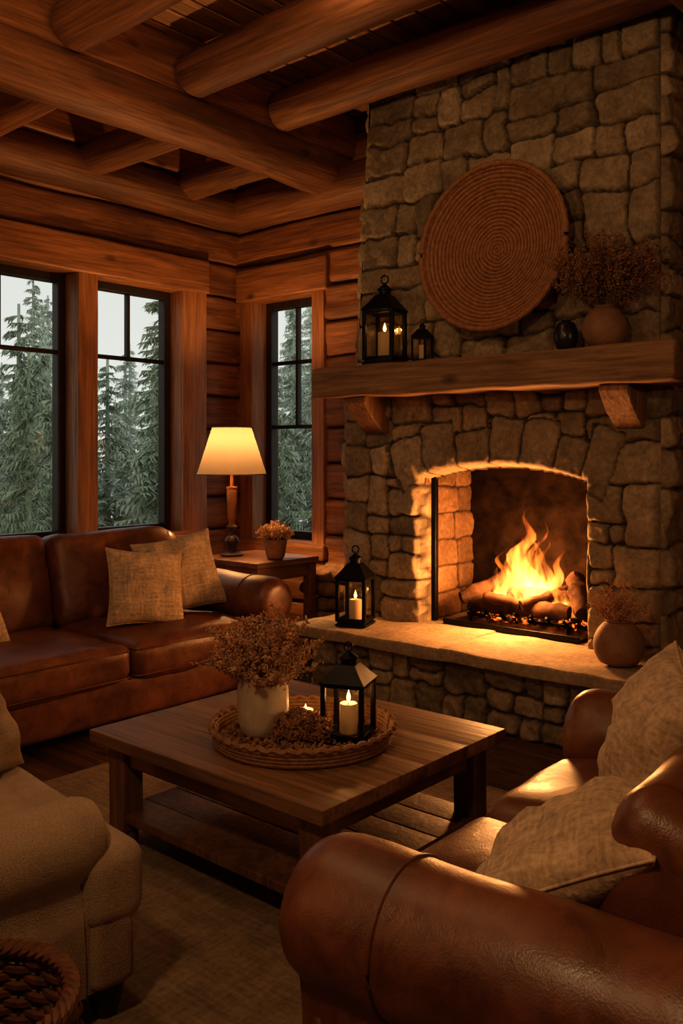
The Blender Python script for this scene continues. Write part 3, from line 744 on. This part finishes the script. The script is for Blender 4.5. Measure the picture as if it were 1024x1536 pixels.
def orient(loc, nrm, upv, roll=0):
    n = Vector(nrm).normalized(); u = Vector(upv); u = (u - n * u.dot(n)).normalized(); x = u.cross(n)
    M = Matrix(((x.x, u.x, n.x), (x.y, u.y, n.y), (x.z, u.z, n.z))).to_4x4()
    return Matrix.Translation(loc) @ M @ Matrix.Rotation(R(roll), 4, 'Z')
p = pillow('throw_pillow', .44, .42, .18, seed=2); p.matrix_world = orient((-3.98, 2.97, .672), (1, -.25, .35), (0, 0, 1), -6)
p = pillow('throw_pillow', .47, .45, .18, seed=4); p.matrix_world = orient((-4.06, 3.27, .71), (1, -.45, .42), (0, 0, 1), 10)
p = pillow('throw_pillow', .44, .42, .17, seed=6); p.matrix_world = orient((-4.05, 1.96, .67), (1, .1, .4), (0, 0, 1), 4)
p = pillow('throw_pillow', .46, .44, .27, seed=3); p.matrix_world = orient((-.87, 2.24, .645), (-1, -.6, .35), (0, 0, 1), -8)
p = pillow('throw_pillow', .54, .44, .20, seed=5); p.matrix_world = orient((-.84, 1.76, .575), (-.55, -.05, 1), (1, .5, .6), -14)
p = pillow('throw_pillow', .40, .40, .18, M_cream, seed=8); p.matrix_world = orient((-2.50, 1.20, .63), (1, .35, .35), (0, 0, 1), 5)

# ------------------------------------------------------------------ coffee table
CT = E('coffee_table', (-2.165, 2.265, .014)); ta, tb, th = 1.10, .96, .42
mb = MB(); nb = 4
for i in range(nb):
    y0 = -tb / 2 + tb * i / nb; mb.add(bx(-ta / 2, ta / 2, y0, y0 + tb / nb - .0004, th - .042, th, .003, k=(16, 2, 1), nz=.0015, ns=6, seed=0), 0, .4 + .2 * random.random())
mb.build('table_top', M_table, CT)
mb = MB(); lg = .085
for sx in (-1, 1):
    for sy in (-1, 1):
        cx, cy = sx * (ta / 2 - .09), sy * (tb / 2 - .09); mb.add(bx(cx - lg / 2, cx + lg / 2, cy - lg / 2, cy + lg / 2, .07, th - .042, .006, k=(1, 1, 6), nz=.002), 1, random.random())
        mb.add(lathe([(.028, .0), (.034, .012), (.045, .04), (.043, .06), (.035, .072)], 20), 1, .3, TR((cx, cy, 0)))
for sy in (-1, 1): mb.add(bx(-ta / 2 + .1, ta / 2 - .1, sy * (tb / 2 - .09) - .015, sy * (tb / 2 - .09) + .015, th - .125, th - .04, .004), 0, .4)
mb.build('legs_and_apron', [M_table, M_tablez], CT)
mb = MB()
for sx in (-1, 1): mb.add(bx(sx * (ta / 2 - .09) - .015, sx * (ta / 2 - .09) + .015, -tb / 2 + .1, tb / 2 - .1, th - .125, th - .04, .004), 0, .4)
mb.build('side_apron', M_side, CT)
mb = MB()
for i in range(6):
    y0 = -tb / 2 + .06 + (tb - .12) * i / 6; mb.add(bx(-ta / 2 + .05, ta / 2 - .05, y0, y0 + (tb - .12) / 6 - .004, .105, .135, .004), 0, random.random())
mb.build('lower_shelf', M_tablez, CT)
TY = E('woven_tray', (-2.07, 2.19, .437)); mb = MB()
mb.add(lathe([(.002, .004), (.25, .004), (.29, .010), (.292, 0), (.002, 0)], 60, False))
for k in range(4): mb.add(ring(.292 + .003 * k, .009 + .012 * k, .0082, 90, 6))
pts = []
for k in range(180):
    a = 2 * math.pi * k / 180; pts.append((.306 * math.cos(a) * (1 + .012 * math.sin(a * 40)), .306 * math.sin(a) * (1 + .012 * math.sin(a * 40)), .056 + .004 * math.cos(a * 40)))
mb.add(tube(pts, .0095, 6, True)); mb.build('tray_body', M_tray, TY)
mb = MB(); rl = random.Random(3)
for i in range(800):
    a = rl.random() * 6.28; rr = .27 * rl.random() ** .5; leaf(mb, Vector((rr * math.cos(a), rr * math.sin(a), .012 + rl.random() * .014)), rl.uniform(.006, .014), rl, 0)
mb.build('bark_litter', M_drydk, TY, smooth=False)
mb = MB()
for (cx, cy, cz, rr, nn) in ((0, 0, .055, .06, 520), (.055, .03, .045, .045, 280), (-.05, -.02, .04, .04, 240)):
    for i in range(nn):
        z = rl.uniform(-1, 1); a = rl.random() * 6.28; q = math.sqrt(1 - z * z); c = Vector((cx + rr * q * math.cos(a), cy + rr * q * math.sin(a), cz + rr * z * .8)) + noise.noise_vector(Vector((a, z, cx))) * .01; leaf(mb, c, rl.uniform(.005, .011), rl, 0)
mb.build('pinecone_cluster', M_drydk, None, smooth=False, loc=(-2.03, 2.13, .452))
def pc(mb): bouquet(mb, 80, .33, .235, 14, .13, 70, .0052, droop=.12, r0=.05, plume=.016, tlo=.36)
pot('ceramic_vase', (-2.19, 2.12, .445), [(.058, .002), (.072, .012), (.084, .05), (.088, .10), (.087, .15), (.083, .185), (.085, .20), (.083, .204)], M_cer, 0, pc)
lantern((-1.935, 2.27, .446), .15, .325, 22, 1.1, .30)
VT = E('votive_candle', (-2.16, 2.30, .446)); MB().add(lathe([(.02, 0), (.026, .004), (.028, .05), (.026, .05), (.022, .02), (.001, .018)], 20, False)).build('wax_cup', M_wax, VT)
MB().add(lathe([(.0005, .03), (.005, .036), (.007, .044), (.004, .058), (.0004, .07)], 10)).build('candle_flame', M_flame, VT); plight('candle_light', (0, 0, .08), .4, (1, .5, .17), .01, VT)

# ------------------------------------------------------------------ side table + lamp
ST = E('side_table', (-4.41, 4.21, 0)); mb = MB(); a, b = .31, .29
mb.add(bx(-a, a, -b, b, .662, .70, .006), 0, .6)
for s in (-1, 1):
    mb.add(bx(s * (a - .045) - .012, s * (a - .045) + .012, -b + .05, b - .05, .57, .665, .004), 0, .4); mb.add(bx(-a + .05, a - .05, s * (b - .045) - .012, s * (b - .045) + .012, .57, .665, .004), 0, .4)
    for t in (-1, 1): mb.add(bx(s * (a - .045) - .032, s * (a - .045) + .032, t * (b - .045) - .032, t * (b - .045) + .032, 0, .665, .006), 0, .3)
mb.add(bx(-a + .04, a - .04, -b + .04, b - .04, .16, .185, .004), 0, .4); mb.build('table_body', M_side, ST)
LP = E('table_lamp', (-4.56, 4.12, .701))
MB().add(lathe([(.075, 0), (.078, .012), (.06, .022), (.035, .03), (.03, .05), (.042, .08), (.05, .10), (.04, .125), (.022, .14), (.02, .17), (.036, .185), (.038, .20), (.02, .215)], 32)).build('lamp_base', M_dark, LP)
MB().add(lathe([(.02, .21), (.018, .23), (.026, .25), (.03, .32), (.034, .40), (.036, .44), (.03, .455), (.04, .46), (.04, .47), (.012, .475), (.011, .60)], 32)).build('lamp_column', plain('aged_bronze_wood', (.22, .10, .04), .4, .2), LP)
def shademat(name, c1, c2):
    m, nt, b_, out = newmat(name); nt.nodes.remove(b_)
    d = nd(nt, 'ShaderNodeBsdfDiffuse', Color=(*c1, 1)); t = nd(nt, 'ShaderNodeBsdfTranslucent', Color=(*c2, 1)); mx = nt.nodes.new('ShaderNodeMixShader'); mx.inputs[0].default_value = .5
    nt.links.new(d.outputs[0], mx.inputs[1]); nt.links.new(t.outputs[0], mx.inputs[2]); nt.links.new(mx.outputs[0], out.inputs[0]); return m
M_shade = shademat('linen_lampshade', (.50, .38, .25), (.052, .039, .027))
MB().add(lathe([(.232, .555), (.235, .56), (.134, .875), (.131, .875)], 64, False)).build('lampshade', M_shade, LP)
mb = MB(); mb.add(ring(.233, .557, .004)); mb.add(ring(.133, .876, .004)); mb.build('shade_trim', plain('shade_trim', (.3, .17, .08), .8), LP)
MB().add(lathe([(.001, .58), (.014, .585), (.018, .61), (.03, .65), (.032, .68), (.02, .705), (.001, .712)], 20)).build('light_bulb', emit('bulb_glow', (1, .6, .25), 8), LP)
plight('lamp_bulb_light', (0, 0, .76), 66, (1, .54, .21), .035, LP)

# firewood
mb = MB(); rw = random.Random(6); zz = .055
for row in range(6):
    for k in range(3):
        firelog(mb, (-4.30 + rw.uniform(-.02, .02), 4.585 + k * .100 + (row % 2) * .015, zz), (-3.78 + rw.uniform(-.02, .02), 4.585 + k * .100 + (row % 2) * .015, zz), .050, row * 3 + k + .5, 10)
    zz += .101
mb.build('firewood_stack', M_barkf)

# rug
MB().add(bx(-3.42, -.10, -.4, 3.22, .001, .014, .006, k=(20, 24, 1))).build('area_rug', M_rug)

# wicker basket
WB = E('wicker_basket', (-1.585, .79, .016)); mb = MB(); nst = 26
for row in range(20):
    z = .012 + row * .018; r0 = .135 + .055 * math.sin(math.pi * (row / 20) * .62 + .2); pts = []
    for k in range(nst * 4):
        a = 2 * math.pi * k / (nst * 4); pts.append(((r0 + .006 * math.cos(a * nst / 2 + row * math.pi)) * math.cos(a), (r0 + .006 * math.cos(a * nst / 2 + row * math.pi)) * math.sin(a), z))
    mb.add(tube(pts, .0085, 5, True))
for k in range(nst):
    a = 2 * math.pi * k / nst; mb.add(tube([((.135 + .055 * math.sin(math.pi * (i / 10) * .62 + .2)) * math.cos(a), (.135 + .055 * math.sin(math.pi * (i / 10) * .62 + .2)) * math.sin(a), .01 + .036 * i) for i in range(11)], .005, 5))
for ph in (0, 2.1, 4.2):
    pts = []
    for k in range(160):
        a = 2 * math.pi * k / 160; rr = .180 + .010 * math.cos(a * 18 + ph); pts.append((rr * math.cos(a), rr * math.sin(a), .378 + .010 * math.sin(a * 18 + ph)))
    mb.add(tube(pts, .009, 6, True))
mb.add(lathe([(.001, .01), (.14, .01), (.14, .002), (.001, .002)], 30, False))
mb.build('woven_body', M_wick, WB)

# added fill lights outside the view, shaped as hanging glass globes + wall sconces
def fill_globe(x, y, z, w, rad=.11, nm='added_fill_pendant'):
    PL = E(nm, (x, y, 0)); prof = [(rad * math.sin(math.pi * k / 16) + .001, z - rad * math.cos(math.pi * k / 16)) for k in range(16)]
    MB().add(lathe(prof, 32, False)).build('glass_globe', M_lglass, PL)
    MB().add(lathe([(.03, z + rad * .96), (.045, z + rad * .97), (.045, z + rad * 1.2), (.02, z + rad * 1.35), (.001, z + rad * 1.36)], 24, False)).build('cap', M_iron, PL)
    MB().add(tube([(0, 0, z + rad * 1.3), (0, 0, ZC + .01)], .006, 6)).build('cord', M_iron, PL)
    plight('globe_fill_light', (0, 0, z), w, (1, .62, .31), rad * .8, PL)
fill_globe(-1.0, -.1, 2.65, 62); fill_globe(-2.5, 1.35, 3.08, 24)
fill_globe(-2.65, 2.98, 3.62, 5, .06, 'added_fill_ceiling'); fill_globe(-2.9, 2.2, 3.64, 4, .06, 'added_fill_ceiling')  # unseen globes added between rafters to brighten the ceiling planks
def fill_sconce(loc, w):
    e = E('added_fill_sconce', loc)
    MB().add(lathe([(.05, 0), (.055, .01), (.10, .22), (.097, .22), (.05, .012)], 30, False)).build('shade', M_shade, e)
    MB().add(bx(-.03, .03, -.03, .03, -.06, .0, .006)).build('bracket', M_iron, e)
    plight('sconce_fill_light', (0, 0, .30), w, (1, .60, .30), .08, e)
fill_sconce((2.02, 2.2, 2.0), 38); fill_sconce((-3.6, -2.02, 2.0), 32)  # added out of view for warm ambient fill

# ------------------------------------------------------------------ outdoors
def conifer(seed, H=12., Rb=2.0):
    rn = random.Random(seed); v = []; f = []
    rings = [[(r * math.cos(j * math.pi / 3), r * math.sin(j * math.pi / 3), z) for j in range(6)] for r, z in ((.17, 0), (.13, H * .4), (.03, H))]
    V, F = loft(rings); v += V; f += F; z = H * .06
    while z < H * .99:
        fr = z / H; rad0 = Rb * (1 - fr) ** .8 * (.55 + .45 * min(1, fr * 5)); nb = rn.randint(7, 10) if fr < .9 else 6
        for b in range(nb):
            a = rn.random() * 6.283; rad = rad0 * rn.uniform(.5, 1.2) + .08; d = Vector((math.cos(a), math.sin(a), 0)); s = Vector((-d.y, d.x, 0)); n = max(4, int(rad / .085)); zb = z + rn.uniform(-.12, .12); dr = rn.uniform(.2, .5)
            for k in range(n):
                t = k / n; p = d * (rad * t) + Vector((0, 0, zb - rad * dr * t ** 1.2 + .2 * rad * t * t)); wl = (.09 + .22 * (1 - t) * min(1, rad)) 
                for sg in (-1, 1, 0):
                    o = len(v); tip = p + s * (sg * wl * rn.uniform(.5, 1.3)) + d * (.10 + .07 * rn.random()) - Vector((0, 0, .02 + .16 * rn.random()))
                    v.append(tuple(p)); v.append(tuple(p + d * .09 + s * (.03 if sg == 0 else 0) - Vector((0, 0, .01)))); v.append(tuple(tip)); f.append((o, o + 1, o + 2))
        z += .14 + .12 * rn.random()
    me = bpy.data.meshes.new('conifer_tree'); me.from_pydata(v, [], f); return me
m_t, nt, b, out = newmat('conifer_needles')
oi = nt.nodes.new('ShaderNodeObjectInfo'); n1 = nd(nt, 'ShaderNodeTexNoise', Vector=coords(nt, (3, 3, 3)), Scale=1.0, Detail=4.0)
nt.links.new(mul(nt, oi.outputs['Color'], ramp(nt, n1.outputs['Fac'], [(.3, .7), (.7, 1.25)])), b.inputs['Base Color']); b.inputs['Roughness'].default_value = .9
b.inputs['Specular IOR Level'].default_value = .1
tm = [conifer(s, 12, 1.8) for s in (1, 2, 3)]
for t_ in tm: t_.materials.append(m_t)
rt = random.Random(12)
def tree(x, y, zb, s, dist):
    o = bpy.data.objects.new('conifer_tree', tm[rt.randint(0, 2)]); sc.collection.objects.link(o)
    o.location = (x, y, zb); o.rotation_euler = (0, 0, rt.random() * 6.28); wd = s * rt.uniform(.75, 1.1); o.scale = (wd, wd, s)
    h = min(1, max(0, (dist - 14) / 26)); near = (.27, .33, .20); far_haze = (.74, .80, .72)  # mist painted into the tree colour: paler with distance
    o.color = tuple(near[i] * (1 - h) + far_haze[i] * h for i in range(3)) + (1,)
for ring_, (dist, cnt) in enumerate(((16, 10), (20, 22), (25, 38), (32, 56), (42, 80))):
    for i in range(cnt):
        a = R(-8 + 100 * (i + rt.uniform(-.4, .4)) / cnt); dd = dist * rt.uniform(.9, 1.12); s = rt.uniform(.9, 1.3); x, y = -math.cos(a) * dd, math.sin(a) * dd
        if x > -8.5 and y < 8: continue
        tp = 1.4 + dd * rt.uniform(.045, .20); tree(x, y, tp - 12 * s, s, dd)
mb = MB(); n = 40
v = [(-70 + 80 * i / n, -30 + 100 * j / n, -7.5 - .12 * max(0, -(-70 + 80 * i / n) - 8) * .3 + noise.noise(Vector((i * .5, j * .5, 0))) * .8) for i in range(n + 1) for j in range(n + 1)]
f = [(i * (n + 1) + j, (i + 1) * (n + 1) + j, (i + 1) * (n + 1) + j + 1, i * (n + 1) + j + 1) for i in range(n) for j in range(n)]
mb.add((v, f)).build('forest_ground', plain('forest_floor', (.18, .21, .15), .95, 0, .4, .6))

w = bpy.data.worlds.new('overcast_sky'); sc.world = w; w.use_nodes = True; nt = w.node_tree; bg = nt.nodes['Background']
tc = nt.nodes.new('ShaderNodeTexCoord'); sp = nt.nodes.new('ShaderNodeSeparateXYZ'); nt.links.new(tc.outputs['Generated'], sp.inputs[0])
nt.links.new(ramp(nt, sp.outputs[2], [(0, (.78, .80, .74)), (.4, (.66, .70, .68))]), bg.inputs[0]); bg.inputs[1].default_value = .88
sc.view_settings.view_transform = 'Standard'
try: sc.view_settings.look = 'Medium High Contrast'
except Exception: sc.view_settings.look = 'None'
sc.view_settings.exposure = 0.12
